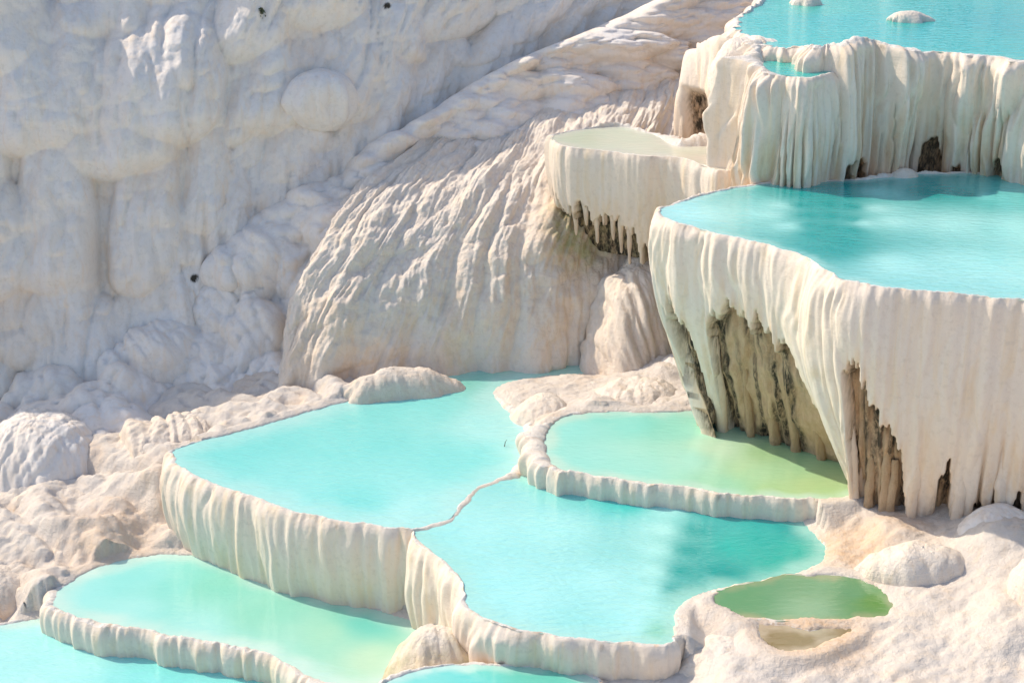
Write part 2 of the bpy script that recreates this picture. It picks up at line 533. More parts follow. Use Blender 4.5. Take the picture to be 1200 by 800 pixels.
def drip(name, root, ctr, p0, p1, r0, r1, seed, mat=WALL, stain=.4, dark=0., flat=.7, n=14):
    """one tapering dripstone column from p0 (top) to p1 (tip)"""
    p0 = np.array(p0, float); p1 = np.array(p1, float)
    m = 26
    v = np.linspace(0, 1, m)
    th = np.linspace(0, 2 * PI, n, endpoint=False)
    ax = p1 - p0; Ln = np.linalg.norm(ax); ax /= Ln
    e1 = np.cross(ax, [0, 1, 0]); e1 /= np.linalg.norm(e1); e2 = np.cross(ax, e1)
    r = r0 * (1 - v) ** .8 + r1 * v ** .7
    r = r * (1 + .22 * noise2(v * 7 * Ln, 0 * v, seed))
    r[-1] = .003
    wob = .05 * Ln
    c = p0[None] + ax[None] * (v * Ln)[:, None] + e1[None] * (wob * .4 * noise2(v * 2, 0 * v + 2, seed + 1) * np.sin(PI * v))[:, None]
    rr = r[:, None] * (1 + .15 * noise2(np.cos(th)[None] * 2 + 4, np.sin(th)[None] * 2 + v[:, None] * 3, seed + 2))
    P = c[:, None] + e1[None, None] * (rr * np.cos(th)[None])[..., None] + e2[None, None] * (rr * np.sin(th)[None] * flat)[..., None]
    P = np.transpose(P, (1, 0, 2))
    A = np.zeros(P.shape); A[..., 0] = stain * sst(0, 1, v)[None]; A[..., 1] = dark * sst(.2, 1, v)[None]
    F = grid_faces(n, m, True)[..., ::-1]
    return raw_mesh(name, P.reshape(-1, 3), F.reshape(-1, 4), mat, root, {'mask': A.reshape(-1, 3)}, ctr)


FP = dict(rim=.0, w=.02, f=.3)
GP = 'stepped travertine pools on the slope'
TQ = (.22, .76, .71); TL = (.40, .85, .80); TREFL = (.0, .37, .35); TG = (.22, .62, .42); TY = (.42, .62, .33); DG = (.10, .27, .12)  # the darkest teal is for reflections painted into the water

# lowest pool, running out of the picture
pool('travertine_pool', 'lowest pale turquoise pool, below the long thin rim and cut off by the picture corner', -.38,
     [(-90, 735), (-20, 736), (40, 726), (75, 722), (160, 735), (260, 750), (330, 772), (400, 800), (430, 860), (300, 960), (-150, 960)],
     [(60, 760, TL), (200, 790, TQ), (0, 800, TL), (300, 795, TQ)], 101, base=-1.2, group=GP, shallow=.2)

# long low pool under the big one
pool('travertine_pool', 'long narrow pool shading from pale blue to green beneath the big oval pool', -.05,
     [(66, 700, dict(base=-.6, w=.08)), (75, 716, dict(base=-.62, w=.09, rim=.03)), (150, 733, dict(base=-.62, w=.09, rim=.03)), (230, 748, dict(base=-.62, w=.09, rim=.03)), (305, 762, dict(base=-.62, w=.09, rim=.03)), (345, 780, dict(base=-.6, w=.12)), (380, 796, dict(w=.15)),
      (450, 800, dict(w=.2)), (475, 775), (490, 735), (430, 712, dict(w=.16)), (360, 694, dict(w=.16)), (290, 672, dict(w=.16)), (235, 652), (165, 653, dict(w=.15)), (105, 669, dict(w=.14))],
     [(90, 695, (.34, .78, .72)), (160, 675, (.30, .76, .69)), (150, 715, (.36, .78, .71)), (205, 690, (.24, .70, .60)), (250, 690, (.24, .66, .52)), (300, 720, (.30, .68, .52)), (230, 735, (.36, .76, .68)), (380, 745, (.36, .70, .52)), (440, 775, (.46, .72, .52)), (330, 760, (.36, .72, .58)), (430, 735, (.16, .60, .50))],
     102, base=-.4, group=GP, wmat=SHALLOW, shallow=.3, amp=.4)

# the big oval pool
pool('travertine_pool', 'large oval turquoise pool with a fluted grey front face above the long narrow pool', 1.05,
     [(206, 528, dict(base=-.2, bul=.12)), (222, 552, dict(base=-.35, bul=.15)), (290, 578, dict(base=-.35, bul=.14)), (360, 601, dict(base=-.35, bul=.12)), (430, 613, dict(base=-.35, bul=.10)), (478, 618, dict(base=-.35, bul=.08)),
      (500, 614, dict(rim=.004, base=.8, w=.05, f=.2)), (522, 607, dict(rim=.004, base=.8, w=.05, f=.2)), (534, 592, dict(rim=.004, base=.8, w=.05, f=.2)), (557, 570, dict(rim=.004, base=.8, w=.05, f=.2)), (585, 559, dict(rim=.004, base=.8, w=.05, f=.2)),
      (604, 545, dict(rim=.05, w=.2, base=.9)), (611, 520, dict(rim=.08, w=.25, base=1)), (612, 500, dict(rim=.08, w=.2, base=1)), (596, 484, dict(rim=.05, w=.15, base=1)), (578, 462, dict(base=.9)), (590, 450, dict(rim=.0, base=.9)), (640, 441, dict(rim=.0, base=.9)), (725, 434, dict(base=.9)), (712, 425, dict(base=.9)), (640, 421, dict(base=.9)), (560, 427, dict(base=.9)),
      (515, 441, dict(base=.9)), (440, 462, dict(base=.9)), (360, 483, dict(base=.7)), (285, 505, dict(base=.6)), (238, 517, dict(base=.58))],
     [(260, 540, TQ), (400, 520, TQ), (500, 480, (.24, .76, .70)), (420, 590, TQ), (540, 540, (.25, .78, .73)), (480, 600, TL), (620, 432, (.36, .60, .46)), (700, 430, (.38, .58, .44)), (560, 445, (.20, .62, .52)), (580, 500, TL), (340, 570, (.28, .79, .74))],
     103, base=.6, group=GP, shallow=.5, edge=(.46, .82, .76), warmth=.15)

# middle pool, its dark reflection of the tall terrace painted into the tint
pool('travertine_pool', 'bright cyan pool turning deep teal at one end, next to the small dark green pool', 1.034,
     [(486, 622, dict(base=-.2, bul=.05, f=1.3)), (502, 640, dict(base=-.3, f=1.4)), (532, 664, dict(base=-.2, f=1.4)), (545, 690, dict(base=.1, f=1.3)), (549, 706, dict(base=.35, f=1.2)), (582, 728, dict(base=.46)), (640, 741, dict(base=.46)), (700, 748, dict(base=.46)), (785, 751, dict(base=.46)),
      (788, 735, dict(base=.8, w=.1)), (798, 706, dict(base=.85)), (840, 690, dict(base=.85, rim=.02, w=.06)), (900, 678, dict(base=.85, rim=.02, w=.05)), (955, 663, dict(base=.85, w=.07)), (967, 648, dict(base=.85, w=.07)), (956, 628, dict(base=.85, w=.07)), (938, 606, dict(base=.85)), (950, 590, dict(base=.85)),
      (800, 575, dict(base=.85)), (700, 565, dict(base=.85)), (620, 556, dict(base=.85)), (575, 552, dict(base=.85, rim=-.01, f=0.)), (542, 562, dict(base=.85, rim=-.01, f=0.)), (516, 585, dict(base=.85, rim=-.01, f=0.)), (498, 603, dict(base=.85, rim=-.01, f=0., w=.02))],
     [(560, 620, TL), (650, 620, TL), (700, 680, TL), (600, 690, TL), (740, 730, TL), (818, 600, TREFL), (814, 622, TREFL), (808, 645, TREFL), (803, 668, TREFL), (800, 690, TREFL), (782, 600, TL), (778, 622, TL), (772, 645, TL), (767, 668, TL), (762, 690, TL), (758, 712, TL), (870, 600, (.01, .45, .41)), (860, 640, (.02, .50, .44)), (845, 672, TREFL), (900, 630, (.015, .46, .41)), (935, 645, (.03, .50, .42)), (910, 665, (.03, .49, .41)), (930, 620, TREFL), (775, 740, (.22, .62, .45)), (740, 590, (.03, .58, .54))],
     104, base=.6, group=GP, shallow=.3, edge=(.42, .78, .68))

# shallow pool at the foot of the tall terrace
pool('travertine_pool', 'shallow pool fading from turquoise to yellow green at the foot of the tall overhanging terrace', 1.3,
     [(640, 512, dict(w=.20, rim=.06)), (646, 535, dict(w=.24, rim=.06, base=.9)), (658, 549, dict(w=.16, rim=.04, base=.8, bul=.03)), (700, 557, dict(w=.06, rim=.02, base=.8, bul=.03)), (780, 567, dict(w=.06, rim=.02, base=.8, bul=.03)), (860, 578, dict(w=.06, rim=.02, base=.8, bul=.03)), (930, 583, dict(w=.06, rim=.02, base=.8, bul=.03)), (985, 582, dict(w=.06, base=1.05)),
      (1030, 560), (985, 530), (930, 505), (885, 487), (845, 480), (770, 484), (705, 483), (660, 490)],
     [(670, 505, (.30, .76, .68)), (690, 535, (.34, .76, .67)), (740, 500, (.28, .74, .64)), (740, 545, (.34, .75, .64)), (790, 505, (.30, .70, .56)), (800, 540, (.36, .74, .60)), (840, 565, (.38, .70, .48)), (845, 525, (.56, .78, .56)), (880, 550, (.44, .70, .42)), (910, 572, (.42, .64, .32)), (960, 572, (.42, .62, .30)), (900, 530, (.36, .60, .32))],  # palest point paints in the white reflection of the columns
     105, base=1.0, group=GP, wmat=SHALLOW, shallow=.2, edge=(.54, .76, .64), amp=.32)

# sliver at the bottom edge
pool('travertine_pool', 'small pale pool with a thin dark edge, below the flared foot of the cyan pool', .64,
     [(452, 802, dict(rim=.03, w=.05)), (500, 835), (620, 850), (690, 820), (700, 798), (660, 786), (600, 781), (540, 780), (490, 787)],
     [(560, 795, (.16, .66, .58)), (620, 790, (.14, .58, .46)), (500, 800, (.2, .68, .6))], 106, base=.1, group=GP, shallow=.15, wmat=SHALLOW, crust=1.0)

# dark green puddle pool
pool('travertine_pool', 'small dark green algae pool in the cream ground beside the bright cyan pool', 1.075,
     [(842, 694, FP), (845, 708, FP), (880, 722, FP), (950, 724, FP), (1010, 723, FP), (1038, 716, FP), (1044, 702, FP), (1020, 684, FP), (975, 675, FP), (930, 675, FP), (880, 684, FP)],
     [(870, 705, (.14, .34, .17)), (940, 690, (.17, .36, .20)), (1000, 695, (.14, .33, .17)), (1030, 705, (.13, .30, .08)), (950, 715, (.24, .42, .25))], 107, base=.9, group=GP, wmat=SHALLOW, shallow=.08, edge=(.34, .38, .22), scallop=.07)
for_p = dict(rim=.0, w=.02, f=.3)
pool('puddle', 'shallow olive brown puddle on the cream ground in front of the dark green pool', 1.05,
     [(890, 732, for_p), (893, 748, for_p), (920, 760, for_p), (960, 755, for_p), (985, 742, for_p), (1000, 737, for_p), (950, 738, for_p), (915, 734, for_p)],
     [(920, 745, (.26, .20, .10)), (970, 738, (.30, .24, .13))], 108, base=.9, wmat=SHALLOW, shallow=.1, edge=(.52, .44, .32), scallop=.06, crust=.3)


# the tall overhanging terrace
def lerp(px, tab):
    return np.interp(px, [a for a, b in tab], [b for a, b in tab])


def cav_tall(px, v, s):
    c = lerp(px, [(700, 1.3), (781, 1.3), (783, .36), (792, .31), (806, .42), (813, .50), (814, 1.3), (828, 1.3), (830, .46), (838, .34), (850, .31), (858, .25), (868, .29), (890, .32), (912, .34), (932, .40), (948, .56), (962, .80), (972, 1.3), (996, 1.3), (1002, .36), (1012, .28), (1026, .38), (1044, .47), (1062, .55), (1078, .70), (1088, .9), (1096, 1.3),
                  (1120, 1.3), (1126, .80), (1136, .66), (1142, .82), (1146, 1.3), (1172, 1.3), (1175, .86), (1186, .84), (1189, 1.3), (1215, 1.3), (1220, .8), (1230, .75), (1236, 1.3), (2000, 1.3)])
    c = c + .07 * noise2(s / .13, v * 3, 901) + .045 * noise2(s / .045, v * 3, 902)
    e = v - c
    front = (v > 0)
    depth = .24 * sst(-.008, .022, e) * front
    depth = depth + front * sst(0, .05, e) * (.09 * fbm(s / .20, v * 7, 905, 5) - .05 * billow(s / .13, v * 1.2, 906) * sst(.35, .7, v))
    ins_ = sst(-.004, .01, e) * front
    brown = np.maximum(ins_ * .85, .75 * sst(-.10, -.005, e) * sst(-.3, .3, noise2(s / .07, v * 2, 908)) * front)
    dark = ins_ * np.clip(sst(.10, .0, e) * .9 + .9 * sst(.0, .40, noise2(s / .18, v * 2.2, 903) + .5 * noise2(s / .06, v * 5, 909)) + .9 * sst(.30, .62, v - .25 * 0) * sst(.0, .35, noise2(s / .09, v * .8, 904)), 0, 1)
    # brown run-off lines on the curtain
    line = sst(.2, .5, noise2(s / .075, v * .7, 907)) * sst(.30, .75, v) * (1 - ins_) * .7
    nz = np.abs(noise2(s / .24 + .25 * noise2(s / .4, v * 2, 931), v * .5, 932))
    slit = sst(.11, .01, nz) * sst(.40, .9, v) * front * sst(-.25, .3, noise2(s / .5, v * .6, 933)) * (1 - ins_)
    depth = depth + .12 * slit
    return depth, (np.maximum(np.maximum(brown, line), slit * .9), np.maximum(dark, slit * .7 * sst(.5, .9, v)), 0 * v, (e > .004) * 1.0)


LN = dict(lean=.88, base=1.0, bul=.16)
LF = dict(lean=.55, base=1.12, bul=.12, f=.55)
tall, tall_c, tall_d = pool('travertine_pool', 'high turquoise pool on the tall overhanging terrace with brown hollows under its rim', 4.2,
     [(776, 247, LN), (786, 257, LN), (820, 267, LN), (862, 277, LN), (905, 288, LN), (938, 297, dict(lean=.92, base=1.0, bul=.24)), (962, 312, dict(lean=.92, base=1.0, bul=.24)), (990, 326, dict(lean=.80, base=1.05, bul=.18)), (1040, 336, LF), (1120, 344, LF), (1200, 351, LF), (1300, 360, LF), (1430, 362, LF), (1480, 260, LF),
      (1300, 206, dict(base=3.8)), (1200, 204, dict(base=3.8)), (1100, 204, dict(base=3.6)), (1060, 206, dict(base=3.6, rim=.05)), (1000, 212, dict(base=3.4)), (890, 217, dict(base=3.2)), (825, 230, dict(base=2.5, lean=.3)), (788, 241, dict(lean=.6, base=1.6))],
     [(820, 250, TL), (900, 250, TL), (945, 219, TREFL), (975, 216, TREFL), (1003, 215, TREFL), (942, 228, TREFL), (972, 240, TREFL), (972, 268, TREFL), (940, 240, TREFL), (1004, 243, TREFL), (948, 265, TREFL), (1000, 270, TREFL), (970, 226, TREFL), (1000, 230, TREFL), (945, 252, TREFL), (974, 254, TREFL), (1002, 258, TREFL), (955, 276, TREFL), (985, 282, TREFL), (970, 292, TREFL), (915, 240, TL), (1030, 245, TL), (925, 265, TL), (1015, 262, TL), (1050, 260, TL), (1030, 225, TQ), (1090, 226, TREFL), (1130, 228, TREFL), (1110, 262, TL), (1050, 310, TL), (1150, 310, TL), (1150, 230, TQ), (1190, 270, TL)],  # dark teal bands are reflections painted into the water colour
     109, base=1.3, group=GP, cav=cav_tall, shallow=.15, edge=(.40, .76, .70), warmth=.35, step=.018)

# dripstone columns in the hollows of the tall terrace
tx, tO = tall_d['xy'], tall_d['O']


def on_face(pxc, v, out):
    i = int(np.argmin(np.abs(tall_d['pxs'] - pxc) + (np.arange(len(tx)) > len(tx) * .6) * 500))
    # keep to the front edge only
    fr = np.where(tO[:, 1] < .2)[0]
    i = fr[np.argmin(np.abs(tall_d['pxs'][fr] - pxc))]
    dr = 4.2 - tall_d['base'][i]
    o = tall_d['W'][i] + out - tall_d['lean'][i] * v ** 1.25
    q = tx[i] + tO[i] * o
    return np.array([q[0], q[1], 4.2 - dr * v])


for k, (p, v0, v1, r0, r1, st, dk) in enumerate([
        (779, .20, 1.0, .09, .05, .9, .0), (822, .30, 1.0, .12, .05, .5, .0), (856, .55, 1.0, .03, .05, .8, .3), (883, .68, 1.0, .04, .07, .8, .3),
        (908, .45, 1.0, .03, .06, .8, .2), (929, .50, 1.0, .04, .06, .7, .1), (944, .60, 1.0, .05, .05, .6, .0), (958, .62, 1.02, .05, .04, .7, .1), (976, .40, 1.03, .09, .06, .6, .0), (990, .45, 1.02, .07, .05, .6, .0),
        (1030, .70, 1.0, .03, .06, .8, .3), (1056, .60, 1.0, .03, .06, .8, .1), (1070, .72, 1.0, .04, .05, .6, .1), (1098, .5, 1.0, .07, .05, .5, .0), (1155, .55, 1.0, .08, .06, .3, .0), (1205, .5, 1.0, .08, .06, .3, .0)]):
    big = r0 > .06
    drip('dripstone_column', tall, tall_c, on_face(p, v0, .02 if big else -.12), on_face(p, v1, .10 if big else -.02), r0, r1, 300 + k, CAVE if (dk > .05 and r0 < .05) else WALL, st, dk)


# upper right terraces
def cav_top(px, v, s):
    c = lerp(px, [(700, 1.3), (884, 1.3), (888, .82), (895, .76), (899, 1.3), (924, 1.3), (927, .80), (932, .78), (935, 1.3), (972, 1.3), (975, .70), (981, .66), (985, 1.3), (1008, 1.3), (1011, .72), (1017, .70), (1020, 1.3), (1052, 1.3), (1058, .62), (1072, .52), (1077, 1.3), (1086, 1.3), (1092, .58), (1110, .50), (1118, .66), (1122, 1.3), (1132, .74), (1140, .66), (1144, 1.3), (1160, 1.3), (1163, .7), (1168, 1.3), (1180, 1.3), (1186, .62), (1196, .58), (1203, 1.3), (2000, 1.3)])
    c = c + .06 * noise2(s / .07, v * 2, 911)
    e = v - c
    fr = v > 0
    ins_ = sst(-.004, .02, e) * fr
    depth = .16 * sst(-.01, .04, e) * fr
    nz = np.abs(noise2(s / .14 + .25 * noise2(s / .4, v * 2, 919), v * .45, 918))
    slit = sst(.15, .02, nz) * sst(.10, .65, v) * fr * sst(-.5, .1, noise2(s / .5, v * .6, 920))
    depth = depth + .20 * slit * (1 - ins_)
    line = sst(.0, .4, noise2(s / .06, v * .6, 917)) * sst(.12, .6, v) * (1 - ins_) * .9
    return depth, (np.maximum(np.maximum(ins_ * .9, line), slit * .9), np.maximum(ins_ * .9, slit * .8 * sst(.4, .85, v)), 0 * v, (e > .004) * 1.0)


TP = dict(base=3.55, lean=.15, bul=.12, f=2.3, w=.12)
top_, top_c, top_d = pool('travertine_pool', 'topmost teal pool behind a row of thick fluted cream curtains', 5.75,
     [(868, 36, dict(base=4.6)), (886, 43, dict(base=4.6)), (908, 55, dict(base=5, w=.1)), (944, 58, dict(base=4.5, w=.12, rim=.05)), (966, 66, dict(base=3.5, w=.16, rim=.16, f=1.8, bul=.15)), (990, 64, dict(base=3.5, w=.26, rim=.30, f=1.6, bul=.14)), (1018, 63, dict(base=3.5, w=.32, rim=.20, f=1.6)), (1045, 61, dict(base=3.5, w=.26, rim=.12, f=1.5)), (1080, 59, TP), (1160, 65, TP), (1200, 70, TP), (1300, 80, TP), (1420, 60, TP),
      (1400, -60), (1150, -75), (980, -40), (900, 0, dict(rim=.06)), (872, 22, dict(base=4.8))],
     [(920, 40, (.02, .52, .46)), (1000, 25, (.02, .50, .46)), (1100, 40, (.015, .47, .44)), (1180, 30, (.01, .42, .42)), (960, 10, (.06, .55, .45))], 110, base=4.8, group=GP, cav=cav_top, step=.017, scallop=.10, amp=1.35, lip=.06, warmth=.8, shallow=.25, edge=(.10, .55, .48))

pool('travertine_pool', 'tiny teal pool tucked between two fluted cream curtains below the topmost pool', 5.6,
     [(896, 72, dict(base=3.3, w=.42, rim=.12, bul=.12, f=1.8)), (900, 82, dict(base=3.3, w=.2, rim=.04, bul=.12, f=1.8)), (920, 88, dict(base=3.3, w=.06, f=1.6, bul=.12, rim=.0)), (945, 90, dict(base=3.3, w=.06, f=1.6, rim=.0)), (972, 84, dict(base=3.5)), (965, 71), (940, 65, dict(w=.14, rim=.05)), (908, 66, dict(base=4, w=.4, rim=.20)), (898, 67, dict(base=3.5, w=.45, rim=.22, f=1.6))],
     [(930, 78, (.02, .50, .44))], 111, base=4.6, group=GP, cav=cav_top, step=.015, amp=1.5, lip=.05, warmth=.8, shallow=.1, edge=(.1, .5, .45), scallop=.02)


# the half dry basin on its own shelf
def cav_shelf(px, v, s):
    c = lerp(px, [(500, 1.3), (642, 1.3), (648, .62), (655, .50), (690, .55), (712, .60), (730, .62), (748, .70), (752, 1.0), (765, .78), (780, .82), (790, 1.3), (2000, 1.3)])
    c = c + .16 * noise2(s / .075, v * 1.2, 921) + .05 * noise2(s / .03, v * 2, 922)
    e = v - c
    fr = v > 0
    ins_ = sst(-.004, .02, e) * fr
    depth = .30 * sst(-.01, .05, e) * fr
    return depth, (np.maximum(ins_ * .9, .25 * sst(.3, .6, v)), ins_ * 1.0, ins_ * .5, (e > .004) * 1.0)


SH = dict(base=2.5, lean=.22, bul=.06, f=.5)
shelf, shelf_c, shelf_d = pool('travertine_pool', 'nearly empty pale green basin on a peach overhanging shelf with dripping brown underside', 4.18,
     [(648, 160, SH), (662, 170, SH), (700, 176, SH), (750, 181, SH), (800, 186, SH), (850, 200, SH), (880, 190, dict(base=3)), (840, 172, dict(rim=.14, w=.3, base=3.2)), (792, 172, dict(rim=.08, w=.3, base=3.4)), (765, 158, dict(base=3.4)), (722, 149, dict(base=3.4, rim=.06)), (680, 153, dict(base=3.4))],
     [(680, 163, (.56, .60, .44)), (730, 160, (.60, .66, .52)), (780, 175, (.60, .62, .48)), (740, 172, (.62, .66, .52)), (840, 188, (.7, .64, .55))], 112, base=3.2, group=GP, cav=cav_shelf, wmat=SHALLOW, shallow=.2, edge=(.64, .62, .52), warmth=.5, crust=.2)

for k, p in enumerate((652, 664, 674, 686, 697, 708, 718, 727, 738, 760, 772)):
    fr = np.where(shelf_d['O'][:, 1] < .1)[0]
    i = fr[np.argmin(np.abs(shelf_d['pxs'][fr] - p))]
    q = shelf_d['xy'][i] - shelf_d['O'][i] * .06
    ln = (.55, .35, .62, .45, .70, .40, .62, .80, .95, .7, .5)[k]
    drip('stalactite', shelf, shelf_c, (q[0], q[1], 3.45), (q[0] + .04, q[1] + .05, 3.45 - ln), .055, .015, 400 + k, WALL, .7, .2)

# ------------------------------------------------------------------ hillside and rock masses
def pts_d(L): return [atd(*p) for p in L]


def cliff_disp(s, t, P):
    d = lobes(s, t, [(.95, 2.2, .55, .72, 1.25, 1.6), (.50, 1.0, .30, .20, .62, .7), (.24, .5, .15, .06, .36, .42)], 21)
    d = d + flutes(s, t, 31, .10, .035, .012, .5, .17, .06) + .12 * fbm(s * 1.5, t * .8, 35, 5) + .03 * fbm(s * 6, t * 3, 36, 4)
    return d - .65


cliff_b = pts_d([(-420, 560, 20.6), (-200, 540, 21.0), (0, 500, 21.4), (100, 462, 21.7), (200, 405, 22.1), (285, 300, 22.8), (400, 245, 23.4), (520, 145, 24.6), (650, 62, 26.0), (770, 20, 27.3), (920, -15, 28.4), (1150, -60, 30)])
cliff_t = pts_d([(-420, -80, 24.0), (-200, -80, 24.3), (0, -75, 24.6), (120, -75, 24.9), (240, -75, 25.3), (360, -75, 25.8), (480, -75, 26.4), (600, -75, 27.1), (720, -70, 28.0), (840, -65, 29.0), (980, -60, 30.2), (1200, -75, 31.5)])


def cliff_attr(s, t, P, d):
    A = np.zeros(P.shape)
    A[..., 0] = .32 * sst(.0, .5, fbm(s * .5, t * .6, 41, 3)) * sst(.2, -.1, d)
    for (px, py, dd, r, rz) in ((228, 326, 22.6, .06, .05), (143 / 2.667 * 1 + 400, 7, 26.4, .05, .05)):
        q = atd(px, py, dd)
        # a small dark weep hole, found on the face along the sight line
        rr = (P - CAM); w = (q - CAM); w = w / np.linalg.norm(w)
        al = (rr * w).sum(-1, keepdims=True)
        di = np.linalg.norm(rr - al * w, axis=-1)
        A[..., 1] = np.maximum(A[..., 1], 2 * sst(r * 1.3, r * .5, di))
    return A


cliff_t = [p - np.array([0, .75, 0]) for p in cliff_t]
cliff = loft('cliff', cliff_b, cliff_t, GREYW, cliff_disp, 620, 300, .12, .42, attr=cliff_attr)
cliff['kind'] = 'structure'


def ridge_disp(s, t, P):
    d = lobes(s, t, [(.70, .9, .45, .55, .95, .75), (.34, .55, .22, .24, .46, .42), (.16, .3, .1, .07, .24, .26)], 55)
    return d * 1.0 + flutes(s, t, 57, .05, .022, .008, .55, .19, .06) + .07 * fbm(s * 2, t * 1.4, 58, 4) - .22


rb = pts_d([(-300, 640, 19.0), (-100, 600, 19.4), (0, 570, 19.7), (90, 520, 20.1), (200, 500, 20.5), (290, 480, 20.9), (345, 430, 21.3), (400, 350, 22.0), (480, 250, 23.0), (560, 185, 23.8), (650, 140, 24.5), (760, 85, 25.5), (870, 45, 26.4), (1000, 20, 27.4)])
rt = pts_d([(-300, 540, 21.2), (-100, 505, 21.4), (0, 468, 21.6), (80, 432, 21.9), (150, 412, 22.2), (205, 372, 22.5), (240, 318, 22.8), (275, 266, 23.1), (380, 216, 23.5), (450, 168, 24.0), (525, 108, 24.5), (600, 62, 25.0), (690, 24, 25.6), (800, -20, 26.6)])
rb = [p - np.array([0, 0, .45]) for p in rb]
def over_crest(P, N, s, t):
    """round the ridge over and down its far side"""
    v = np.linspace(0, 1, P.shape[1])[None, :]
    k = sst(.84, 1.0, v)
    P = P.copy(); P[..., 1] += .9 * k; P[..., 0] -= .3 * k; P[..., 2] -= .75 * k ** 2
    return P


ridge = loft('rock_ridge', rb, rt, GREYW, ridge_disp, 520, 180, .38, .56, extra=over_crest)
tag(ridge, 'long bluish shaded ridge of lumpy flowstone between the cliff and the sunlit mound', 'rock ridge')


def mound_disp(s, t, P):
    v = flutes(s, t, 71, .08, .036, .016, .55, .17, .06, .16)
    return v + .13 * fbm(s * 1.3, t * .8, 75, 4) + .05 * fbm(P[..., 0] * 4, P[..., 2] * 2.4 + P[..., 1] * 3.4, 76, 5) + .07 * lobes(s, t, [(.4, .9, .3, 1.0, .6, .9)], 78) - .18


def mound_attr(s, t, P, d):
    A = np.zeros(P.shape)
    T = t.max(1, keepdims=True)
    A[..., 0] = .45 * sst(.45, .95, t / T) * sst(-.1, .5, noise2(s / .35, t * .3, 81))
    q = atd(680, 265, 22.3); r = np.linalg.norm((P - q) * [1.0, .4, 1.0], axis=-1)
    A[..., 0] = np.maximum(A[..., 0], .8 * sst(1.0, .3, r))
    A[..., 2] = .8 * sst(.75, .25, r)
    return A


mb = pts_d([(330, 420, 21.9), (312, 478, 20.6), (360, 482, 20.4), (430, 470, 20.5), (500, 452, 20.7), (580, 440, 20.85), (650, 432, 20.95), (715, 426, 21.4), (760, 400, 22.3), (860, 300, 23.6), (960, 240, 24.4)])
mb = [p - np.array([0, 0, .25]) for p in mb]
mt = pts_d([(475, 172, 23.8), (515, 153, 24.1), (555, 140, 24.4), (595, 130, 24.7), (635, 112, 25.0), (675, 94, 25.4), (720, 78, 25.7), (775, 62, 26.1), (830, 47, 26.5), (890, 38, 26.8), (980, 30, 27.2)])
mound = loft('flowstone_mound', mb, mt, CREAM, mound_disp, 460, 330, .10, .86, attr=mound_attr)
tag(mound, 'huge sunlit cream mound with flowstone ribs fanning down behind the oval pool', 'rock mound')

# buttress below the left end of the topmost pool
bb = pts_d([(850, 120, 24.6), (815, 150, 23.6), (800, 165, 22.9), (815, 160, 22.6), (835, 175, 22.2), (850, 190, 22.2), (880, 215, 21.9)])
bt = pts_d([(860, 46, 24.4), (824, 58, 23.8), (806, 70, 23.3), (818, 56, 22.9), (840, 48, 22.4), (864, 46, 22.0), (884, 50, 21.7)])


def but_attr(s, t, P, d):
    A = np.zeros(P.shape)
    q = atd(822, 128, 22.4); r = np.abs(P[..., 0] - q[0] - .12 * (q[2] - P[..., 2])) / .16
    k = sst(1.1, .5, r) * sst(q[2] + .30, q[2] + .05, P[..., 2])
    A[..., 0] = np.maximum(k, .3 * sst(.4, 1, t)); A[..., 1] = k * 1.0  # the hollow is coloured brown and dark
    return A


def but_disp(s, t, P):
    q = atd(822, 128, 22.4); r = np.abs(P[..., 0] - q[0] - .12 * (q[2] - P[..., 2])) / .16
    k = sst(1.1, .5, r) * sst(q[2] + .30, q[2] + .05, P[..., 2])
    return flutes(s, t, 91, .13, .04, .008, .45, .15) - .30 * k


but = loft('rock_buttress', bb, bt, WALL, but_disp, 120, 110, -.12, 1.0, attr=but_attr)
tag(but, 'smooth grey beige buttress with a dark hollow beside the topmost pool', 'rock')

GD = 'rounded flowstone humps'
dome('flowstone_mound', 738, 440, 21.3, .72, .85, 1.62, CREAM, 'ribbed cream hump between the big sunlit mound and the tall overhanging terrace', 'rock mound', 120, fl=1.5, sq=2.2, peak=(.14, .5), stain=.25, nu=260, nv=120)
dome('flowstone_mound', 45, 590, 19.6, 1.0, .9, 1.2, GREYW, 'bluish grey fluted hump at the picture edge, above the low tan rocks', 'rock mound', 121, fl=.7, sq=2.4, peak=(.0, .3), nu=240, nv=110)
dome('flowstone_mound', 190, 575, 19.5, 1.15, .8, .95, CREAM, 'sunlit ribbed hump sloping down behind the tip of the oval pool', 'rock mound', 122, fl=1.5, sq=2.1, peak=(.35, .35), nu=260, nv=110, stain=.2)
dome('low_rock', 100, 655, 18.0, 1.05, .75, .42, CREAM, 'broad low tan rock just above the pale end of the long narrow pool', 'rock', 123, fl=0.5, stain=.55, nu=220, lump=.25)
dome('low_rock', -10, 690, 17.3, .75, .6, .28, CREAM, 'low tan rock cut by the picture edge above the lowest pool', 'rock', 124, fl=0.4, stain=.5, lump=.25)
dome('low_rock', 60, 600, 18.9, 1.3, .5, .35, CREAM, 'flat brownish ledge at the foot of the grey fluted hump', 'rock', 125, fl=0.5, stain=.6, lump=.2)
dome('low_rock', 462, 458, 20.25, .95, .30, .30, CREAM, 'narrow sunlit ledge along the back edge of the oval pool', 'rock', 126, fl=0.45, stain=.3, yaw=.25, lump=.6)
dome('boulder', 376, 98, 23.78, .52, .40, .20, GREYW, 'smooth round boulder bulging from the shaded cliff', 'boulder', 127, low=-.75, lump=.5, fl=.4, sq=2.2)
dome('boulder', 186, 424, 21.6, .36, .34, .16, GREYW, 'rounded grey boulder at the foot of the shaded cliff', 'boulder', 128, low=-.75, lump=.3, fl=0.12)
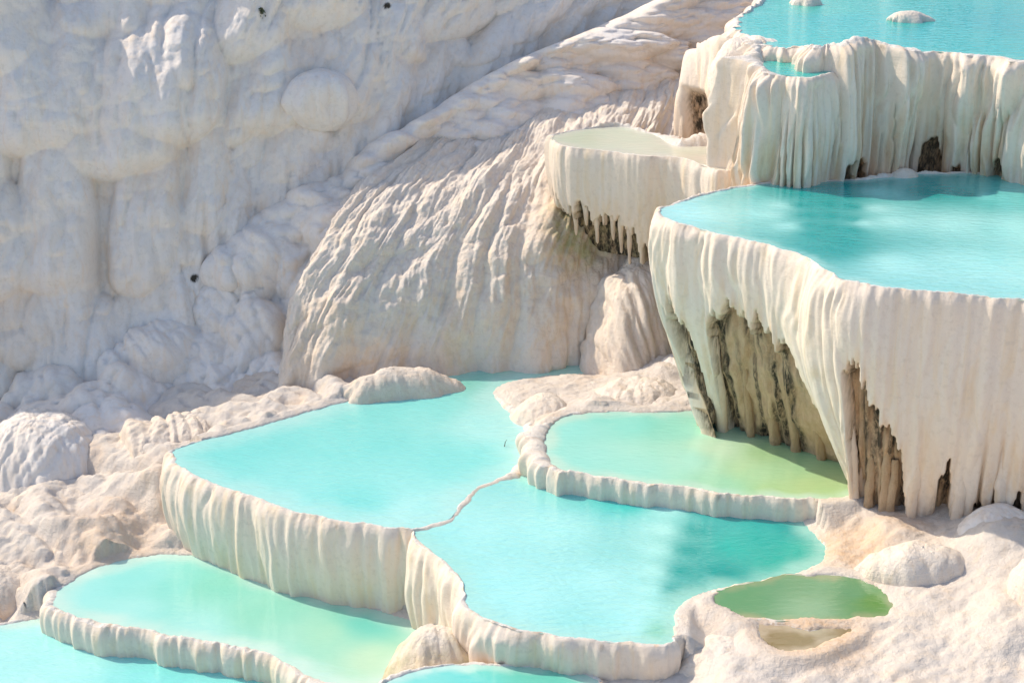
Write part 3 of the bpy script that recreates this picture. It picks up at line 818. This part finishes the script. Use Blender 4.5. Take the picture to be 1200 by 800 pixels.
dome('boulder', 264, 300, 22.6, .36, .45, .14, GREYW, 'pale knob on the shaded ridge left of the big sunlit mound', 'boulder', 129, low=-.75, lump=.3, fl=0.12)
dome('low_rock', 637, 482, 19.45, .44, .52, .20, CREAM, 'small domed rock islet between the oval pool and the shallow pool', 'rock', 130, fl=0.4, stain=.2, lump=.25)
dome('low_rock', 748, 476, 19.7, .85, .62, .34, CREAM, 'wide wavy rock shelf behind the shallow pool, under the ribbed hump', 'rock', 131, fl=0.5, stain=.1, lump=.25)
dome('low_rock', 800, 432, 20.7, .5, .5, .22, GREYW, 'smooth white slab between the ribbed hump and the tall terrace', 'rock', 132, fl=.3)
dome('low_rock', 543, 600, 16.9, .13, .12, .08, CREAM, 'tiny pale rock on the spill line between the oval pool and the cyan pool', 'rock', 133, fl=.3, sink=.1)
dome('flowstone_mound', 505, 780, 14.5, .50, .42, .36, CREAM, 'flared cream foot with a yellow green stain under the corner of the cyan pool', 'rock mound', 134, fl=.8, green=.8, stain=.5, sq=1.7, peak=(.05, .15))
dome('low_rock', 1080, 655, 15.15, .62, .36, .17, CREAM, 'rounded white hump at the foot of the tall terrace', 'rock', 135, fl=0.45, lump=.2)
dome('low_rock', 1172, 620, 15.6, .5, .42, .25, GREYW, 'smooth grey hump in the shade at the foot of the tall terrace', 'rock', 136, fl=.5)
dome('low_rock', 1215, 690, 14.4, .30, .38, .38, CREAM, 'pale boulder cut by the picture edge on the cream ground', 'rock', 137, fl=0.3)
dome('low_rock', 850, 765, 14.0, .5, .5, .13, CREAM, 'rough pale mound between the cyan pool and the brown puddle', 'rock', 138, fl=0.35, lump=.3)
dome('low_rock', 1062, 22, 22.9, .36, .20, .10, CREAM, 'ragged white rock islet in the topmost pool', 'rock', 139, fl=0.15, sink=.1, lump=.7)
dome('low_rock', 945, 4, 24.3, .25, .2, .14, CREAM, 'small white rock islet near the far edge of the topmost pool', 'rock', 140, fl=0.15, sink=.1, lump=.3)
dome('low_rock', 1062, 206, 20.2, .2, .12, .1, CREAM, 'small white knob on the far rim of the high pool', 'rock', 141, fl=0.15, sink=.1)
dome('low_rock', 868, 62, 21.4, .36, .42, .20, CREAM, 'knobbly cream crest beside the tiny teal pool', 'rock', 142, fl=0.6, sink=.5, lump=.25)

# ------------------------------------------------------------------ small growth
def plain(name, col, rough=.8):
    m, nt, b = new_mat(name); k = NB(nt)
    geo = k.n('ShaderNodeNewGeometry')
    c = k.mix(k.noise(geo.outputs['Position'], 30, 3), tuple(x * .6 for x in col), tuple(x * 1.3 for x in col))
    k.l(c, b.inputs['Base Color']); b.inputs['Roughness'].default_value = rough
    return m


BARK = plain('dark_twig', (.10, .08, .05)); LEAF = plain('dry_leaf', (.10, .11, .05))


def stick_faces(paths, r):
    V, F = [], []
    for pth in paths:
        pth = np.array(pth); o = len(V)
        for i, p in enumerate(pth):
            rr = r * (1 - .7 * i / (len(pth) - 1))
            for a in range(5):
                V.append(p + rr * np.array([math.cos(a * 2 * PI / 5), math.sin(a * 2 * PI / 5), 0]))
        for i in range(len(pth) - 1):
            for a in range(5):
                F.append((o + i * 5 + a, o + i * 5 + (a + 1) % 5, o + (i + 1) * 5 + (a + 1) % 5, o + (i + 1) * 5 + a))
    return np.array(V), np.array(F)


q = at(590, 527, 1.0)
V, F = stick_faces([[q, q + [.015, 0, .06], q + [.024, .01, .11], q + [.045, 0, .15]]], .008)
o = raw_mesh('twig', V, F, BARK, None, None, q); o.location = q
tag(o, 'tiny dark twig standing in the oval pool near its islet', 'twig')
bpy.context.view_layer.update()
hit = cliff.ray_cast(Vector(CAM), Vector(ray(307, 14)).normalized())
q = np.array(hit[1]) if hit[0] else atd(307, 14, 24.0)
V, F = [], []
for i in range(46):
    a = RNG.uniform(0, 2 * PI); L_ = RNG.uniform(.04, .09); c = q + RNG.normal(0, 1, 3) * [.016, .016, .035]
    dv = np.array([math.cos(a) * .6, -abs(math.sin(a)) * .6, RNG.uniform(-.7, .8)]); sd_ = np.cross(dv, RNG.normal(0, 1, 3)); sd_ /= np.linalg.norm(sd_)
    b0 = len(V); w_ = .018
    V += [c, c + dv * L_ * .5 + sd_ * w_, c + dv * L_, c + dv * L_ * .5 - sd_ * w_]; F.append((b0, b0 + 1, b0 + 2, b0 + 3))
TUFT = (np.array(V), np.array(F), q)
o = raw_mesh('plant_tuft', TUFT[0], TUFT[1], LEAF, None, None, q); o.location = q
tag(o, 'small dark tuft of leaves growing high on the shaded cliff', 'plant')

# ------------------------------------------------------------------ ground
gpts = [(800, 690, .9), (850, 750, .95), (1000, 790, 1.0), (900, 800, .98), (1190, 790, 1.15), (1190, 720, 1.35), (1100, 690, 1.22), (1000, 625, 1.15), (1010, 655, 1.1), (1050, 612, 1.35), (1190, 610, 1.7), (985, 594, 1.24), (1010, 585, 1.32), (955, 606, 1.06), (1060, 720, 1.12), (1100, 770, 1.1), (960, 770, 1.03), (865, 715, 1.08), (880, 765, 1.03), (990, 755, 1.06),
        (780, 795, .72), (740, 790, .68), (700, 795, .64), (600, 795, .6), (500, 795, .45), (440, 810, -.2), (350, 720, -.2), (240, 660, -.15), (190, 630, .0), (120, 660, -.02), (60, 690, -.1), (0, 720, -.45), (0, 640, .0), (150, 590, .35), (60, 600, .2), (195, 545, .6), (280, 497, 1.12), (330, 485, 1.14), (400, 463, 1.14), (500, 440, 1.14), (600, 420, 1.08), (720, 425, 1.1),
        (770, 478, 1.38), (820, 470, 1.35), (700, 470, 1.42), (680, 482, 1.34), (740, 476, 1.38), (640, 475, 1.2), (790, 420, 1.4), (625, 530, 1.1), (900, 500, 1.1), (1100, 560, 1.5), (1000, 540, 1.2), (700, 600, .7), (850, 640, .7), (400, 550, .4), (1300, 700, 1.6), (1300, 850, 1.2), (700, 900, 0), (300, 900, -1), (-150, 760, -1), (-150, 650, .0), (-200, 560, .5)]
gp = np.array([at(*g) for g in gpts])
xs = np.arange(-11, 11, .03); ys = np.arange(10.5, 26.0, .03)
GX, GY = np.meshgrid(xs, ys, indexing='ij')
sh = GX.shape
num = np.zeros(sh); den = np.zeros(sh)
for q in gp:
    w = ((GX - q[0]) ** 2 + (GY - q[1]) ** 2 + .02) ** -1.6
    num += w * q[2]; den += w
GZ = num / den
# flow ridges that run down towards the pools
ang = .55
ua = GX * math.cos(ang) + GY * math.sin(ang); ub = -GX * math.sin(ang) + GY * math.cos(ang)
GZ += .03 * billow(ub / .7 + .5 * noise2(ua * .7, ub * .7, 202), ua * .6, 201) + 0.09 * fbm(GX * 1.5, GY * 1.5, 204, 6, .55) + .04 * fbm(ua * 2.4, ub * 6, 205, 5, .62) + 0.012 * np.abs(fbm(GX * 6, GY * 6, 207, 3)) - .05
lf = sst(-2.0, -2.9, GX) * sst(15.5, 16.5, GY)
va = GX * .85 - GY * .52; vb_ = GX * .52 + GY * .85
GZ += lf * (.20 * billow(vb_ / .75 + .35 * noise2(va * .9, vb_ * .9, 251), va * .55, 252) + .08 * billow(vb_ / .28 + .3 * noise2(va * 2, vb_ * 2, 254), va * 1.1, 253) + .10 * fbm(GX * 2.2, GY * 2.2, 255, 4) - .08)
Q = np.stack([GX.ravel(), GY.ravel()], 1)
gz = GZ.ravel()
def shore(poly):
    lo = poly.min(0) - .5; hi = poly.max(0) + .5
    sel = np.where((Q[:, 0] > lo[0]) & (Q[:, 0] < hi[0]) & (Q[:, 1] > lo[1]) & (Q[:, 1] < hi[1]))[0]
    ii = inside(poly, Q[sel])
    dm = np.empty(len(sel)); ix = np.empty(len(sel), int)
    for a in range(0, len(sel), 20000):
        b = sel[a:a + 20000]
        e = (Q[b][:, None, 0] - poly[None, :, 0]) ** 2 + (Q[b][:, None, 1] - poly[None, :, 1]) ** 2
        ix[a:a + 20000] = e.argmin(1); dm[a:a + 20000] = e.min(1) ** .5
    return sel, ii, dm, ix


SH_ = [shore(p) if z < 1.5 else None for p, z, b in POOLS]
for (poly, wz, bb_), S in zip(POOLS, SH_):
    if S is None: continue
    sel, ii, dm, ix = S
    low = (~ii) & (wz - bb_[ix] < .5) & (dm < .5)
    gz[sel[low]] = np.maximum(gz[sel[low]], wz + .014 + .10 * dm[low] - .9 * np.maximum(0, dm[low] - .16))
for (poly, wz, bb_), S in zip(POOLS, SH_):
    if S is None: continue
    sel, ii, dm, ix = S
    lim = np.where(ii, wz + .004 - 1.6 * np.minimum(dm, .22), np.where(dm < .14, wz + .004 + dm * .35, 99))
    gz[sel] = np.minimum(gz[sel], lim)
A = np.zeros((len(gz), 3))
A[:, 0] = .35 * sst(.1, .5, fbm(Q[:, 0] * 1.2, Q[:, 1] * 1.2, 210, 4))
for (px, py, z, r, am) in ((1000, 640, 1.1, .7, .8), (950, 738, 1.05, .9, .9), (130, 640, 0, 1.0, .5), (1060, 610, 1.3, .5, .5)):
    q = at(px, py, z)
    A[:, 0] = np.maximum(A[:, 0], am * sst(r, r * .3, np.hypot(Q[:, 0] - q[0], Q[:, 1] - q[1])))
A[:, 1] = .5 * sst(.30, .50, fbm(ua.ravel() * 3, ub.ravel() * 9, 211, 4)) * sst(.0, .4, fbm(Q[:, 0] * .8, Q[:, 1] * .8, 212, 3))
F = grid_faces(*sh)
g = raw_mesh('ground', np.stack([GX.ravel(), GY.ravel(), gz], 1), F.reshape(-1, 4), GRND, None, {'mask': A})
g['kind'] = 'structure'


def sheet(name, cx, cy, z, sx, sy, n, seed, amp):
    a = np.linspace(-1, 1, n)
    X, Y = np.meshgrid(cx + sx * a, cy + sy * a, indexing='ij')
    Z = z + amp * fbm(X * .02, Y * .02, seed, 4)
    P = np.stack([X, Y, Z], -1)
    o = raw_mesh(name, P.reshape(-1, 3), grid_faces(n, n).reshape(-1, 4), GRND, None, {'mask': np.zeros((n * n, 3))})
    o['kind'] = 'structure'
    return o


sheet('terrain', 0, 100, -3.0, 2500, 2500, 60, 230, 1.0)
# the plateau behind the cliff edge
pe = np.array([[p[0], p[1], p[2]] for p in cliff_t])
E, _, _ = catmull(pe, 160)
vb = np.linspace(0, 1, 40)[None, :, None] ** 2
E2 = E.copy(); E2[:, 1] += 220; E2[:, 0] *= 6; E2[:, 2] = 7.5
PP = E[:, None] * (1 - vb) + E2[:, None] * vb
PP[..., 2] -= .25
PP[..., 2] += .3 * fbm(PP[..., 0] * .2, PP[..., 1] * .2, 240, 3) * sst(0, .1, vb[..., 0])
pl = raw_mesh('plateau', PP.reshape(-1, 3), grid_faces(160, 40).reshape(-1, 4), GRND, None, {'mask': np.zeros((160 * 40, 3))})
pl['kind'] = 'structure'

# ------------------------------------------------------------------ light and camera
SUN_EL = math.radians(43)
SUN_AZ = math.radians(28)      # how far behind the left-hand side the sun stands
sd = Vector((-math.cos(SUN_AZ) * math.cos(SUN_EL), math.sin(SUN_AZ) * math.cos(SUN_EL), math.sin(SUN_EL)))
sun = bpy.data.lights.new('sun', 'SUN'); sun.energy = 3.0; sun.angle = math.radians(.6); sun.color = (1.0, .87, .70)
so = bpy.data.objects.new('sun', sun); so.rotation_euler = sd.to_track_quat('Z', 'Y').to_euler(); so.location = (0, 0, 30); link(so)
w = bpy.data.worlds.new('World'); scene.world = w; w.use_nodes = True
nt = w.node_tree; bg = nt.nodes['Background']
sky = nt.nodes.new('ShaderNodeTexSky'); sky.sky_type = 'NISHITA'; sky.sun_disc = False
sky.sun_elevation = SUN_EL
sky.sun_rotation = math.atan2(sd.x, sd.y)
sky.air_density = 1.0; sky.dust_density = 1.6; sky.ozone_density = 1.0
nt.links.new(sky.outputs[0], bg.inputs[0]); bg.inputs[1].default_value = .15

cam = bpy.data.cameras.new('camera'); cam.sensor_width = 36; cam.lens = 18 / math.tan(HFOV / 2); cam.clip_end = 6000
co = bpy.data.objects.new('camera', cam); co.location = CAM; co.rotation_euler = (PI / 2 - PITCH, 0, 0); link(co)
scene.camera = co
vs_ = scene.view_settings
vs_.view_transform = 'Standard'; vs_.look = 'None'; vs_.gamma = 1; vs_.exposure = 0.38
scene.render.engine = 'CYCLES'
scene.cycles.max_bounces = 8; scene.cycles.diffuse_bounces = 5
scene.cycles.use_denoising = True
